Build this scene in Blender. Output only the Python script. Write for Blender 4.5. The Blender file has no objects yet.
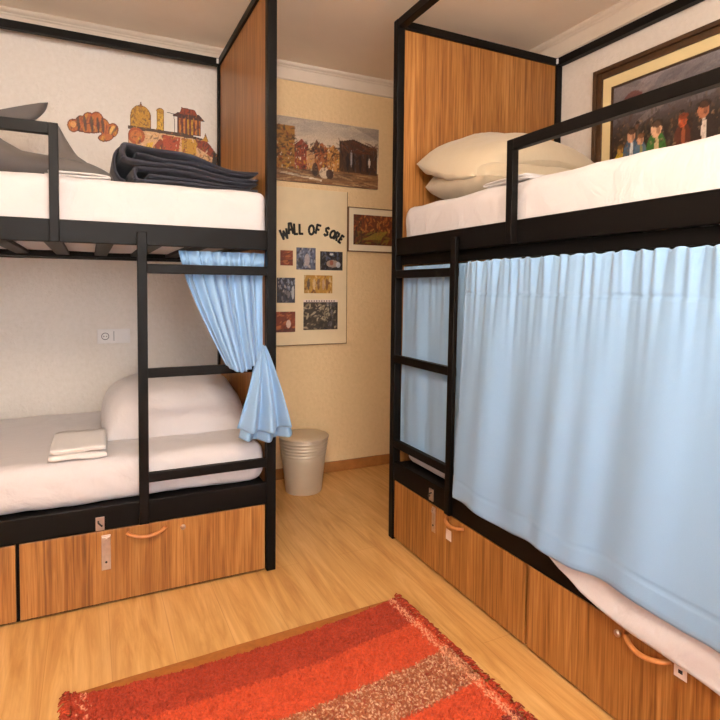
import bpy, bmesh, math, random
import numpy as np
from mathutils import Vector, Matrix, noise

random.seed(7)
RNG = np.random.default_rng(11)
SC = bpy.context.scene
COL = SC.collection
PI = math.pi

# ------------------------------------------------------------------ materials
def lin(c):
    c = c / 255.0
    return c / 12.92 if c <= 0.04045 else ((c + 0.055) / 1.055) ** 2.4

def rgb(r, g, b):
    return (lin(r), lin(g), lin(b), 1.0)

class NT:
    def __init__(self, name):
        self.m = bpy.data.materials.new(name)
        self.m.use_nodes = True
        self.t = self.m.node_tree
        self.t.nodes.clear()
        self.out = self.n('ShaderNodeOutputMaterial')
        self.b = self.n('ShaderNodeBsdfPrincipled')
        self.l(self.b.outputs[0], self.out.inputs[0])
    def n(self, kind, **kw):
        nd = self.t.nodes.new(kind)
        for k, v in kw.items():
            setattr(nd, k, v)
        return nd
    def l(self, a, b):
        self.t.links.new(a, b)
    def coords(self, scale):
        tc = self.n('ShaderNodeTexCoord')
        mp = self.n('ShaderNodeMapping')
        mp.inputs['Scale'].default_value = scale
        self.l(tc.outputs['Object'], mp.inputs[0])
        return mp.outputs[0]
    def noise(self, scale, s=1.0, detail=3.0, rough=0.5, dist=0.0):
        nd = self.n('ShaderNodeTexNoise')
        nd.inputs['Scale'].default_value = s
        nd.inputs['Detail'].default_value = detail
        nd.inputs['Roughness'].default_value = rough
        nd.inputs['Distortion'].default_value = dist
        self.l(self.coords(scale), nd.inputs['Vector'])
        return nd.outputs[0]
    def ramp(self, fac, stops):
        r = self.n('ShaderNodeValToRGB')
        el = r.color_ramp.elements
        el[0].position, el[0].color = stops[0]
        el[1].position, el[1].color = stops[-1]
        for p, c in stops[1:-1]:
            e = el.new(p); e.color = c
        self.l(fac, r.inputs[0])
        return r.outputs[0]
    def mix(self, a, b, fac, mode='MIX'):
        m = self.n('ShaderNodeMix', data_type='RGBA', blend_type=mode)
        for v, i in ((fac, 0), (a, 6), (b, 7)):
            if hasattr(v, 'is_linked'):
                self.l(v, m.inputs[i])
            else:
                m.inputs[i].default_value = v
        return m.outputs[2]
    def color(self, c):
        if hasattr(c, 'is_linked'):
            self.l(c, self.b.inputs['Base Color'])
        else:
            self.b.inputs['Base Color'].default_value = c
    def set(self, **kw):
        for k, v in kw.items():
            self.b.inputs[k.replace('_', ' ')].default_value = v
    def bump(self, h, strength=0.3, dist=0.01, prev=None):
        bp = self.n('ShaderNodeBump')
        bp.inputs['Strength'].default_value = strength
        bp.inputs['Distance'].default_value = dist
        self.l(h, bp.inputs['Height'])
        if prev is not None:
            self.l(prev, bp.inputs['Normal'])
        self.l(bp.outputs[0], self.b.inputs['Normal'])
        return bp.outputs[0]

def mat_plain(name, c, rough=0.6, metal=0.0, var=0.06, nscale=14, bump=0.0, sheen=0.0):
    t = NT(name)
    n = t.noise((nscale,) * 3)
    lo = tuple(x * (1 - var) for x in c[:3]) + (1,)
    hi = tuple(min(1, x * (1 + var)) for x in c[:3]) + (1,)
    t.color(t.ramp(n, [(0.3, lo), (0.7, hi)]))
    t.set(Roughness=rough, Metallic=metal)
    if sheen:
        t.set(Sheen_Weight=sheen)
    if bump:
        t.bump(t.noise((nscale * 8,) * 3), bump, 0.004)
    return t.m

def mat_metal_black():
    t = NT('black_powder_coat')
    n = t.noise((420, 420, 420), detail=2)
    t.color(t.ramp(n, [(0.3, rgb(11, 9, 8)), (0.7, rgb(17, 14, 13))]))
    t.set(Roughness=0.46)
    t.b.inputs['Specular IOR Level'].default_value = 0.14
    t.bump(n, 0.04, 0.002)
    return t.m

def mat_fabric(name, c, weave=900, wr=0.25, sheen=0.2, rough=0.85, wscale=5, trans=0.0):
    t = NT(name)
    n1 = t.noise((weave, weave, weave), detail=1)
    lo = tuple(x * 0.94 for x in c[:3]) + (1,)
    t.color(t.ramp(n1, [(0.35, lo), (0.65, c)]))
    t.set(Roughness=rough, Sheen_Weight=sheen)
    n2 = t.noise((wscale, wscale * 1.4, wscale), detail=4, dist=0.8)
    b1 = t.bump(n2, wr, 0.02)
    t.bump(n1, 0.08, 0.001, b1)
    if trans:
        tr = t.n('ShaderNodeBsdfTranslucent')
        tr.inputs[0].default_value = c
        mx = t.n('ShaderNodeMixShader')
        mx.inputs[0].default_value = trans
        t.l(t.b.outputs[0], mx.inputs[1]); t.l(tr.outputs[0], mx.inputs[2])
        t.l(mx.outputs[0], t.out.inputs[0])
    return t.m

def mat_wood():
    """oak veneer, grain running vertically"""
    t = NT('oak_veneer')
    broad = t.noise((9, 9, 0.25), detail=2)
    grain = t.noise((75, 75, 2.2), detail=4, rough=0.65, dist=0.6)
    fine = t.noise((230, 230, 5), detail=2)
    c = t.ramp(grain, [(0.25, rgb(112, 70, 32)), (0.42, rgb(158, 104, 50)),
                       (0.55, rgb(182, 126, 66)), (0.75, rgb(204, 152, 90))])
    cb = t.ramp(broad, [(0.35, (0.64, 0.54, 0.42, 1)), (0.7, (1, 1, 1, 1))])
    c = t.mix(c, cb, 0.75, 'MULTIPLY')
    cf = t.ramp(fine, [(0.3, (0.60, 0.52, 0.44, 1)), (0.6, (1, 1, 1, 1))])
    c = t.mix(c, cf, 0.6, 'MULTIPLY')
    t.color(c)
    t.set(Roughness=0.42)
    t.bump(fine, 0.05, 0.002)
    return t.m

def mat_floor():
    t = NT('oak_laminate')
    tc = t.n('ShaderNodeTexCoord')
    # planks run away from the camera side, along Y
    mp = t.n('ShaderNodeMapping')
    mp.inputs['Rotation'].default_value = (0, 0, PI / 2)
    t.l(tc.outputs['Object'], mp.inputs[0])
    br = t.n('ShaderNodeTexBrick')
    br.offset = 0.37
    br.inputs['Scale'].default_value = 1.0
    br.inputs['Brick Width'].default_value = 1.25
    br.inputs['Row Height'].default_value = 0.19
    br.inputs['Mortar Size'].default_value = 0.0012
    br.inputs['Mortar Smooth'].default_value = 0.4
    br.inputs['Color1'].default_value = (0.35, 0.35, 0.35, 1)
    br.inputs['Color2'].default_value = (0.65, 0.65, 0.65, 1)
    br.inputs['Mortar'].default_value = (0.3, 0.3, 0.3, 1)
    t.l(mp.outputs[0], br.inputs['Vector'])
    grain = t.noise((17, 1.5, 10), detail=5, rough=0.6, dist=1.8)
    fine = t.noise((150, 4, 10), detail=3)
    c = t.ramp(grain, [(0.25, rgb(186, 130, 70)), (0.45, rgb(208, 156, 90)),
                       (0.6, rgb(220, 170, 106)), (0.8, rgb(232, 188, 128))])
    cf = t.ramp(fine, [(0.3, (0.85, 0.8, 0.74, 1)), (0.6, (1, 1, 1, 1))])
    c = t.mix(c, cf, 0.5, 'MULTIPLY')
    tone = t.ramp(br.outputs[0], [(0.3, (0.95, 0.94, 0.92, 1)), (0.7, (1.0, 1.0, 1.0, 1))])
    c = t.mix(c, tone, 0.7, 'MULTIPLY')
    gap = t.ramp(br.outputs['Fac'], [(0.0, (1, 1, 1, 1)), (1.0, (0.80, 0.72, 0.62, 1))])
    c = t.mix(c, gap, 1.0, 'MULTIPLY')
    t.color(c)
    t.set(Roughness=0.34)
    t.bump(fine, 0.04, 0.002)
    return t.m

def mat_wall(name, c, c2=None, split=None):
    """stucco paint; past x = split warm lamplight is put into the colour as c2"""
    t = NT(name)
    n = t.noise((42, 42, 42), detail=4, rough=0.6)
    base = c
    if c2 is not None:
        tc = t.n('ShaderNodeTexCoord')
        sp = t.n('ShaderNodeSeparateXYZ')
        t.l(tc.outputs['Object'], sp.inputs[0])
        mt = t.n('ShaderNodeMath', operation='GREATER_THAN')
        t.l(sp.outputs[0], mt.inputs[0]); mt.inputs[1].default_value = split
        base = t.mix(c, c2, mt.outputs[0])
    v = t.ramp(n, [(0.3, (0.93, 0.92, 0.90, 1)), (0.7, (1, 1, 1, 1))])
    t.color(t.mix(base, v, 1.0, 'MULTIPLY'))
    t.set(Roughness=0.8)
    t.bump(n, 0.5, 0.013)
    return t.m

def mat_attr(name, rough=0.6, bump=0.15, bscale=220):
    t = NT(name)
    a = t.n('ShaderNodeAttribute', attribute_name='Col')
    t.color(a.outputs['Color'])
    t.set(Roughness=rough)
    t.bump(t.noise((bscale,) * 3), bump, 0.003)
    return t.m

def mat_emit(name, c, s):
    t = NT(name)
    t.color((0.9, 0.88, 0.84, 1))
    t.b.inputs['Emission Color'].default_value = c
    t.b.inputs['Emission Strength'].default_value = s
    return t.m

def mat_glass():
    t = NT('window_glass')
    t.color((1, 1, 1, 1))
    t.set(Roughness=0.0, IOR=1.05)
    t.b.inputs['Transmission Weight'].default_value = 1.0
    return t.m

M = dict(
    black=mat_metal_black(),
    wood=mat_wood(),
    floor=mat_floor(),
    wall=mat_wall('wall_paint', rgb(224, 214, 204)),
    wall_back=mat_wall('wall_paint_warm_lit', rgb(226, 217, 208), rgb(236, 204, 156), 0.69),  # second colour holds the warm lamplight on the stretch between the beds
    ceil=mat_plain('ceiling_paint', rgb(246, 230, 210), 0.85, var=0.015, nscale=5),
    trim=mat_plain('crown_paint', rgb(222, 206, 188), 0.6, var=0.02),
    sheet=mat_fabric('white_cotton', rgb(206, 199, 199), wr=0.6, wscale=6),
    towel=mat_fabric('white_terry', rgb(218, 212, 209), weave=500, wr=0.2),
    beige=mat_fabric('cream_cotton', rgb(190, 174, 148), wr=0.5, wscale=4),
    blue=mat_fabric('light_blue_curtain_cloth', rgb(146, 184, 222), wr=0.10, wscale=3, trans=0.12),
    navy=mat_fabric('charcoal_navy_fleece', rgb(42, 42, 54), weave=420, wr=0.3, sheen=0.12),
    plush=mat_fabric('grey_plush', rgb(100, 94, 91), weave=500, wr=0.2, sheen=0.15),
    paint=mat_attr('oil_paint', 0.5),
    relief=mat_attr('painted_cutout', 0.55, 0.35, 160),
    pile=mat_attr('wool_pile', 0.95, 0.5, 500),
    frame=mat_plain('dark_stained_wood', rgb(70, 46, 26), 0.4, var=0.25, nscale=30),
    thin=mat_plain('thin_brown_frame', rgb(120, 84, 48), 0.5, var=0.1),
    mount=mat_plain('cream_mount_card', rgb(222, 200, 150), 0.8, var=0.03),
    mount2=mat_plain('ivory_mount_card', rgb(232, 216, 186), 0.8, var=0.03),
    board=mat_plain('cream_board', rgb(228, 206, 166), 0.7, var=0.03),
    ink=mat_plain('black_letter', rgb(18, 15, 14), 0.6),
    steel=mat_plain('zinc_steel', rgb(200, 180, 165), 0.35, 0.85, 0.08, 60),
    handle=mat_plain('beech_handle', rgb(190, 120, 66), 0.4, var=0.15, nscale=40),
    plastic=mat_plain('white_plastic', rgb(226, 220, 216), 0.4, var=0.02),
    dark=mat_plain('dark_slot', rgb(40, 36, 36), 0.6),
    bin=mat_plain('champagne_metal', rgb(206, 190, 166), 0.42, 0.25, 0.04, 8),
    base=mat_plain('oak_skirting', rgb(160, 104, 52), 0.45, var=0.15, nscale=20),
    label=mat_plain('sticker_paper', rgb(230, 208, 198), 0.6, var=0.03),
    backing=mat_plain('brown_rug_backing', rgb(170, 100, 36), 0.9, var=0.12, nscale=60, bump=0.3),
    glow=mat_emit('lit_opal_glass', (1.0, 0.84, 0.67, 1), 175.0),
    glass=mat_glass(),
)

# ------------------------------------------------------------------ mesh helpers
class MB:
    """collects geometry for ONE mesh"""
    def __init__(self, fmap=None):
        self.v, self.f, self.c = [], [], None
        self.fmap = fmap
    def add(self, vs, fs):
        o = len(self.v)
        self.v += [tuple(p) for p in vs]
        self.f += [tuple(i + o for i in q) for q in fs]
    def box(self, a0, a1, b0, b1, c0, c1):
        vs = [(x, y, z) for x in (a0, a1) for y in (b0, b1) for z in (c0, c1)]
        if self.fmap:
            vs = [self.fmap(*p) for p in vs]
        self.add(vs, [(0, 1, 3, 2), (4, 6, 7, 5), (0, 4, 5, 1), (2, 3, 7, 6), (0, 2, 6, 4), (1, 5, 7, 3)])
        return self
    def hexa(self, pts):
        """8 points: bottom loop 4, top loop 4"""
        if self.fmap:
            pts = [self.fmap(*p) for p in pts]
        self.add(pts, [(0, 1, 2, 3), (4, 7, 6, 5), (0, 4, 5, 1), (1, 5, 6, 2), (2, 6, 7, 3), (3, 7, 4, 0)])
        return self
    def grid(self, fn, nu, nv, wrap=False):
        o = len(self.v)
        for j in range(nv + 1):
            for i in range(nu + (0 if wrap else 1)):
                self.v.append(tuple(fn(i / nu, j / nv)))
        w = nu if wrap else nu + 1
        for j in range(nv):
            for i in range(nu):
                a = o + j * w + i; b = o + j * w + (i + 1) % w
                self.f.append((a, b, b + w, a + w))
        return self
    def tube(self, path, rad, n=10, caps=True):
        path = [Vector(p) for p in path]
        rads = rad if isinstance(rad, (list, tuple)) else [rad] * len(path)
        o = len(self.v)
        up = Vector((0, 0, 1))
        ref = None
        for i, p in enumerate(path):
            d = (path[min(i + 1, len(path) - 1)] - path[max(i - 1, 0)]).normalized()
            if ref is None:
                ref = up if abs(d.z) < 0.9 else Vector((1, 0, 0))
            s = d.cross(ref).normalized(); t = s.cross(d).normalized()
            ref = t
            r = rads[i]
            ra, rb = r if isinstance(r, tuple) else (r, r)
            for k in range(n):
                a = 2 * PI * k / n
                self.v.append(tuple(p + s * (ra * math.cos(a)) + t * (rb * math.sin(a))))
        for i in range(len(path) - 1):
            for k in range(n):
                a = o + i * n + k; b = o + i * n + (k + 1) % n
                self.f.append((a, b, b + n, a + n))
        if caps:
            self.f.append(tuple(o + k for k in range(n)))
            self.f.append(tuple(o + (len(path) - 1) * n + k for k in range(n)))
        return self
    def lathe(self, cx, cy, prof, n=48):
        o = len(self.v)
        for r, z in prof:
            for k in range(n):
                a = 2 * PI * k / n
                self.v.append((cx + r * math.cos(a), cy + r * math.sin(a), z))
        for i in range(len(prof) - 1):
            for k in range(n):
                a = o + i * n + k; b = o + i * n + (k + 1) % n
                self.f.append((a, b, b + n, a + n))
        self.f.append(tuple(o + k for k in range(n)))
        self.f.append(tuple(o + (len(prof) - 1) * n + k for k in range(n)))
        return self
    def build(self, name, mat, parent=None, loc=None, smooth=False, bevel=0.0, solid=0.0, sub=0, offset=0.0, weld=False):
        """link as ONE object. parent: an Empty (vertices given in world space)"""
        if parent is not None and loc is None:
            loc = Vector((0, 0, 0))
        if loc is None:
            xs = np.array(self.v)
            loc = Vector(((xs[:, 0].min() + xs[:, 0].max()) / 2, (xs[:, 1].min() + xs[:, 1].max()) / 2, xs[:, 2].min()))
        loc = Vector(loc)
        org = loc.copy()
        q = parent
        while q is not None:
            org += Vector(q.location); q = q.parent
        me = bpy.data.meshes.new(name)
        me.from_pydata([tuple(Vector(p) - org) for p in self.v], [], self.f)
        bm = bmesh.new(); bm.from_mesh(me)
        if weld:
            bmesh.ops.remove_doubles(bm, verts=bm.verts, dist=1e-5)
        bmesh.ops.recalc_face_normals(bm, faces=bm.faces)
        for f in bm.faces:
            f.smooth = smooth
        bm.to_mesh(me); bm.free()
        if self.c is not None:
            at = me.attributes.new('Col', 'FLOAT_COLOR', 'POINT')
            arr = np.ones((len(me.vertices), 4), np.float32)
            arr[:, :3] = np.array(self.c, np.float32)[:, :3]
            at.data.foreach_set('color', arr.ravel())
        me.materials.append(mat)
        ob = bpy.data.objects.new(name, me)
        COL.objects.link(ob)
        ob.location = loc
        if parent is not None:
            ob.parent = parent
        if bevel:
            md = ob.modifiers.new('bevel', 'BEVEL'); md.width = bevel; md.segments = 2; md.limit_method = 'ANGLE'
        if solid:
            md = ob.modifiers.new('solid', 'SOLIDIFY'); md.thickness = solid; md.offset = offset
        if sub:
            md = ob.modifiers.new('sub', 'SUBSURF'); md.levels = sub; md.render_levels = sub
        return ob

def tag(o, label, cat, group=None):
    o['label'] = label; o['category'] = cat
    if group:
        o['group'] = group
    return o

def thing(name, label, cat, loc, group=None):
    o = bpy.data.objects.new(name, None)
    COL.objects.link(o); o.location = loc; o.empty_display_size = 0.1
    return tag(o, label, cat, group)

def struct(o):
    o['kind'] = 'structure'
    return o

def nz(x, y, z, s=1.0):
    return noise.noise(Vector((x * s, y * s, z * s)))

def fbm(x, y, z, s):
    return nz(x, y, z, s) + 0.5 * nz(x + 7, y, z, s * 2.1) + 0.25 * nz(x, y + 5, z, s * 4.3)

def softbox(x0, x1, y0, y1, z0, z1, r, n=(40, 30, 6), amp=0.0, sc=6.0, fn=None):
    """rounded, slightly rumpled block (mattress, folded cloth)"""
    mb = MB()
    lo = Vector((x0, y0, z0)); hi = Vector((x1, y1, z1))
    rr = Vector([min(r, (hi[i] - lo[i]) / 2 * 0.98) for i in range(3)])
    def shape(p):
        q = Vector([min(max(p[i], lo[i] + rr[i]), hi[i] - rr[i]) for i in range(3)])
        d = Vector([(p[i] - q[i]) / rr[i] for i in range(3)])
        if d.length > 1e-9:
            m = max(abs(d[i]) for i in range(3))
            d = d.normalized() * m
        p = Vector([q[i] + d[i] * rr[i] for i in range(3)])
        if amp:
            a = amp * fbm(p.x, p.y, p.z, sc)
            p += d * a if d.length > 0.2 else Vector((0, 0, a))
        if fn:
            p = Vector(fn(p))
        return p
    def stops(a, b, r, k):
        s = [a + r * t for t in (0, 0.15, 0.35, 0.6, 1)]
        e = [b - r * t for t in (1, 0.6, 0.35, 0.15, 0)]
        mid = [a + r + (b - a - 2 * r) * i / k for i in range(1, k)] if b - a - 2 * r > 1e-4 else []
        return s + mid + e
    X = stops(x0, x1, rr[0], n[0]); Y = stops(y0, y1, rr[1], n[1]); Z = stops(z0, z1, rr[2], n[2])
    def face(A, B, f):
        mb.grid(lambda u, v: shape(Vector(f(A[round(u * (len(A) - 1))], B[round(v * (len(B) - 1))]))), len(A) - 1, len(B) - 1)
    face(X, Y, lambda a, b: (a, b, z0)); face(X, Y, lambda a, b: (a, b, z1))
    face(X, Z, lambda a, b: (a, y0, b)); face(X, Z, lambda a, b: (a, y1, b))
    face(Y, Z, lambda a, b: (x0, a, b)); face(Y, Z, lambda a, b: (x1, a, b))
    return mb

def pillow_mb(L, W, T, rot, cen, seed=0.0, wr=0.006, bend=None, flat=0.55):
    """stuffed pillow: long axis local x, pinched corners; flat = share of the thickness above the seam"""
    mb = MB()
    R = rot
    def pt(u, v, side):
        a, b = 2 * u - 1, 2 * v - 1
        pin = 1 - 0.07 * (a * a) * (b * b) 
        x = a * L / 2 * (1 - 0.05 * (1 - b * b) * 0 - 0.06 * (1 - abs(b)) * abs(a) ** 3 * -1 * 0) * pin
        y = b * W / 2 * pin
        x *= 1 - 0.035 * (1 - abs(a)) ; y *= 1 - 0.03 * math.cos(a * PI / 2)
        h = (max(0, 1 - abs(a) ** 5.0) ** 0.55) * (max(0, 1 - abs(b) ** 3.0) ** 0.55)
        t = T * (flat if side > 0 else -(1 - flat)) * h
        t += wr * fbm(a * 1.3 + seed, b * 1.1, seed + side, 2.2) * (0.25 + h)
        # creases radiating from the corners
        e = max(0, abs(a) - 0.45) * 1.8
        t += 0.22 * wr * e * math.sin(b * 16 + seed * 3 + 3 * a) * (1 - abs(b) ** 4)
        p = Vector((x, y, t))
        if bend:
            p = Vector(bend(p))
        return R @ p + Vector(cen)
    n, m = 44, 30
    sp = lambda t: 0.5 - 0.5 * math.cos(t * PI)
    for s in (1, -1):
        mb.grid(lambda u, v: pt(sp(u), sp(v), s), n, m)
    return mb

def catmull(pts, n=8):
    P = [Vector(p) for p in pts]
    P = [2 * P[0] - P[1]] + P + [2 * P[-1] - P[-2]]
    out = []
    for i in range(1, len(P) - 2):
        for k in range(n):
            t = k / n
            a, b, c, d = P[i - 1], P[i], P[i + 1], P[i + 2]
            out.append(0.5 * ((2 * b) + (c - a) * t + (2 * a - 5 * b + 4 * c - d) * t * t + (3 * b - 3 * c + d - a) * t ** 3))
    out.append(P[-2])
    return out

def ribbon(mb, path, th, d0, d1, place, m=14, wob=0.0, seed=0.0):
    """thick folded cloth: 2D path swept over a depth d0..d1; place(a, b, d) -> world"""
    pts = catmull([Vector((p[0], p[1], 0)) for p in path], 6)
    N = len(pts)
    loop = []
    for sgn in (1, -1):
        rng = range(N) if sgn > 0 else range(N - 1, -1, -1)
        for i in rng:
            d = (pts[min(i + 1, N - 1)] - pts[max(i - 1, 0)]).normalized()
            nn = Vector((-d.y, d.x, 0))
            loop.append(pts[i] + nn * (th / 2 * sgn))
    K = len(loop)
    o = len(mb.v)
    for j in range(m + 1):
        t = j / m
        e = min(t, 1 - t)
        for k in range(K):
            p = loop[k]
            c = pts[k if k < N else K - 1 - k]
            sh = 1.0 if e > 0.03 else (0.45 + 0.55 * (e / 0.03))
            q = c + (p - c) * sh
            w = wob * nz(q.x * 6 + seed, t * 3, q.y * 6 + seed)
            mb.v.append(tuple(place(q.x + w * 0.3, q.y + w, d0 + (d1 - d0) * t + 0.6 * w)))
    for j in range(m):
        for k in range(K):
            a = o + j * K + k; b = o + j * K + (k + 1) % K
            mb.f.append((a, b, b + K, a + K))
    for j in (0, m):
        for k in range(N - 1):
            a = o + j * K + k; b = o + j * K + k + 1
            mb.f.append((a, b, o + j * K + K - 2 - k, o + j * K + K - 1 - k))

# ------------------------------------------------------------------ painted canvases
class Canvas:
    """raster of colours that becomes the vertex colours of a dense grid"""
    def __init__(self, w, h, nx, ny, bg):
        self.w, self.h, self.nx, self.ny = w, h, nx, ny
        self.X, self.Y = np.meshgrid(np.linspace(0, w, nx + 1), np.linspace(0, h, ny + 1))
        self.a = np.zeros((ny + 1, nx + 1, 3)); self.a[:] = bg
        self.mask = np.zeros((ny + 1, nx + 1), bool)
    def grad(self, c0, c1, y0, y1):
        t = np.clip((self.Y - y0) / (y1 - y0), 0, 1)[..., None]
        self.a = np.array(c0) * (1 - t) + np.array(c1) * t
    def inside(self, pts):
        r = np.zeros(self.X.shape, bool)
        n = len(pts)
        for i in range(n):
            x0, y0 = pts[i]; x1, y1 = pts[(i + 1) % n]
            if y0 == y1:
                continue
            c = ((y0 > self.Y) != (y1 > self.Y)) & (self.X < (x1 - x0) * (self.Y - y0) / (y1 - y0) + x0)
            r ^= c
        return r
    def put(self, m, col, al=1.0, mask=False):
        self.a[m] = self.a[m] * (1 - al) + np.array(col) * al
        if mask:
            self.mask |= m
    def poly(self, pts, col, al=1.0, mask=False):
        self.put(self.inside(pts), col, al, mask)
    def ell(self, cx, cy, rx, ry, col, al=1.0, mask=False, rot=0.0):
        c, s = math.cos(rot), math.sin(rot)
        dx, dy = self.X - cx, self.Y - cy
        self.put(((dx * c + dy * s) / rx) ** 2 + ((-dx * s + dy * c) / ry) ** 2 < 1, col, al, mask)
    def strokes(self, box, cols, n, ln, wd, ang=0.0, spread=0.5, al=0.6, within=None):
        x0, x1, y0, y1 = box
        for _ in range(n):
            cx, cy = RNG.uniform(x0, x1), RNG.uniform(y0, y1)
            r = ang + RNG.normal() * spread
            c, s = math.cos(r), math.sin(r)
            dx, dy = self.X - cx, self.Y - cy
            k = RNG.uniform(0.5, 1.2)
            m = (((dx * c + dy * s) / (ln * k)) ** 2 + ((-dx * s + dy * c) / (wd * k)) ** 2) < 1
            if within is not None:
                m &= within
            self.put(m, cols[RNG.integers(len(cols))], al)
    def outline(self, n, k):
        m = self.mask.copy()
        for _ in range(n):
            m = m & np.roll(m, 1, 0) & np.roll(m, -1, 0) & np.roll(m, 1, 1) & np.roll(m, -1, 1)
        e = self.mask & ~m
        self.a[e] *= k * RNG.uniform(0.5, 1.3, size=(int(e.sum()), 1))
    def grain(self, amp):
        self.a = np.clip(self.a * (1 + amp * RNG.normal(size=self.a.shape[:2])[..., None]), 0, 1)
    def mesh(self, o, ux, uy, masked=False):
        mb = MB()
        o, ux, uy = Vector(o), Vector(ux), Vector(uy)
        W = self.nx + 1
        P = [o + ux * x + uy * y for x, y in zip(self.X.ravel(), self.Y.ravel())]
        cols = self.a.reshape(-1, 3)
        F = [(j * W + i, j * W + i + 1, (j + 1) * W + i + 1, (j + 1) * W + i) for j in range(self.ny) for i in range(self.nx)]
        if masked:
            mk = self.mask.ravel()
            F = [f for f in F if all(mk[k] for k in f)]
            used = sorted({k for f in F for k in f}); idx = {k: i for i, k in enumerate(used)}
            P = [P[k] for k in used]; cols = cols[used]
            F = [tuple(idx[k] for k in f) for f in F]
        mb.v = [tuple(p) for p in P]; mb.f = F; mb.c = cols
        return mb

def C8(*c):
    return tuple(lin(x) for x in c)

# ------------------------------------------------------------------ the place
YW, XW, XL, YB, ZC = 3.343, 2.325, -1.46, -1.30, 2.578
CAM = Vector((0, 0, 1.2))

struct(MB().box(XL - 0.1, XW + 0.1, YB - 0.1, YW + 0.1, -0.1, 0).build('floor', M['floor']))
struct(MB().box(XL - 0.1, XW + 0.1, YB - 0.1, YW + 0.1, ZC, ZC + 0.1).build('ceiling', M['ceil']))
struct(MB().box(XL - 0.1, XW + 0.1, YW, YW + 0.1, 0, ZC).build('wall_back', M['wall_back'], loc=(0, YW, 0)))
struct(MB().box(XW, XW + 0.1, YB, YW, 0, ZC).build('wall_right', M['wall'], loc=(XW, 0, 0)))
struct(MB().box(XL - 0.1, XL, YB, YW, 0, ZC).build('wall_left', M['wall'], loc=(XL, 0, 0)))
# the wall behind the camera carries the window
WX0, WX1, WZ0, WZ1 = -1.0, 1.1, 0.85, 2.25
wf = MB()
wf.box(XL, WX0, YB - 0.1, YB, 0, ZC); wf.box(WX1, XW, YB - 0.1, YB, 0, ZC)
wf.box(WX0, WX1, YB - 0.1, YB, 0, WZ0); wf.box(WX0, WX1, YB - 0.1, YB, WZ1, ZC)
struct(wf.build('wall_front', M['wall'], loc=(0, YB, 0)))
wn = bpy.data.objects.new('window_1', None); COL.objects.link(wn); wn.location = (0, YB - 0.05, WZ0); struct(wn)
fr = MB()
for a, b in ((WX0, WX0 + 0.05), (WX1 - 0.05, WX1), (0.025, 0.075)):
    fr.box(a, b, YB - 0.08, YB - 0.03, WZ0, WZ1)
fr.box(WX0, WX1, YB - 0.08, YB - 0.03, WZ0, WZ0 + 0.05); fr.box(WX0, WX1, YB - 0.08, YB - 0.03, WZ1 - 0.05, WZ1)
fr.build('window_frame', M['plastic'], wn)
MB().box(WX0 + 0.05, 0.025, YB - 0.058, YB - 0.052, WZ0 + 0.05, WZ1 - 0.05).build('pane', M['glass'], wn)
MB().box(0.075, WX1 - 0.05, YB - 0.058, YB - 0.052, WZ0 + 0.05, WZ1 - 0.05).build('pane', M['glass'], wn)

# crown moulding: profile swept along a wall
def crown(name, a, b, axis):
    prof = [(0, -0.104), (0.010, -0.103), (0.012, -0.097), (0.010, -0.091), (0.006, -0.089), (0.008, -0.032), (0.014, -0.028),
            (0.016, -0.022), (0.024, -0.018), (0.030, -0.012), (0.032, -0.006), (0.032, 0), (0, 0)]
    mb = MB()
    vs = []
    for t in (a, b):
        for d, z in prof:
            vs.append((t, YW - d, ZC + z) if axis == 'x' else ((XW - d, t, ZC + z) if axis == 'y' else (XL + d, t, ZC + z)))
    n = len(prof)
    mb.add(vs, [(i, (i + 1) % n, n + (i + 1) % n, n + i) for i in range(n)] + [tuple(range(n)), tuple(range(n, 2 * n))])
    struct(mb.build(name, M['trim']))
crown('trim_1', XL, XW, 'x')
crown('trim_2', YB, YW, 'y')
crown('trim_3', YB, YW, 'z')
struct(MB().box(XL, XW, YW - 0.014, YW, 0, 0.068).build('baseboard_back', M['base'], bevel=0.003))
struct(MB().box(XW - 0.014, XW, YB, YW - 0.014, 0, 0.068).build('baseboard_right', M['base'], bevel=0.003))
struct(MB().box(XL, XL + 0.014, YB, YW - 0.014, 0, 0.068).build('baseboard_left', M['base'], bevel=0.003))

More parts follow.
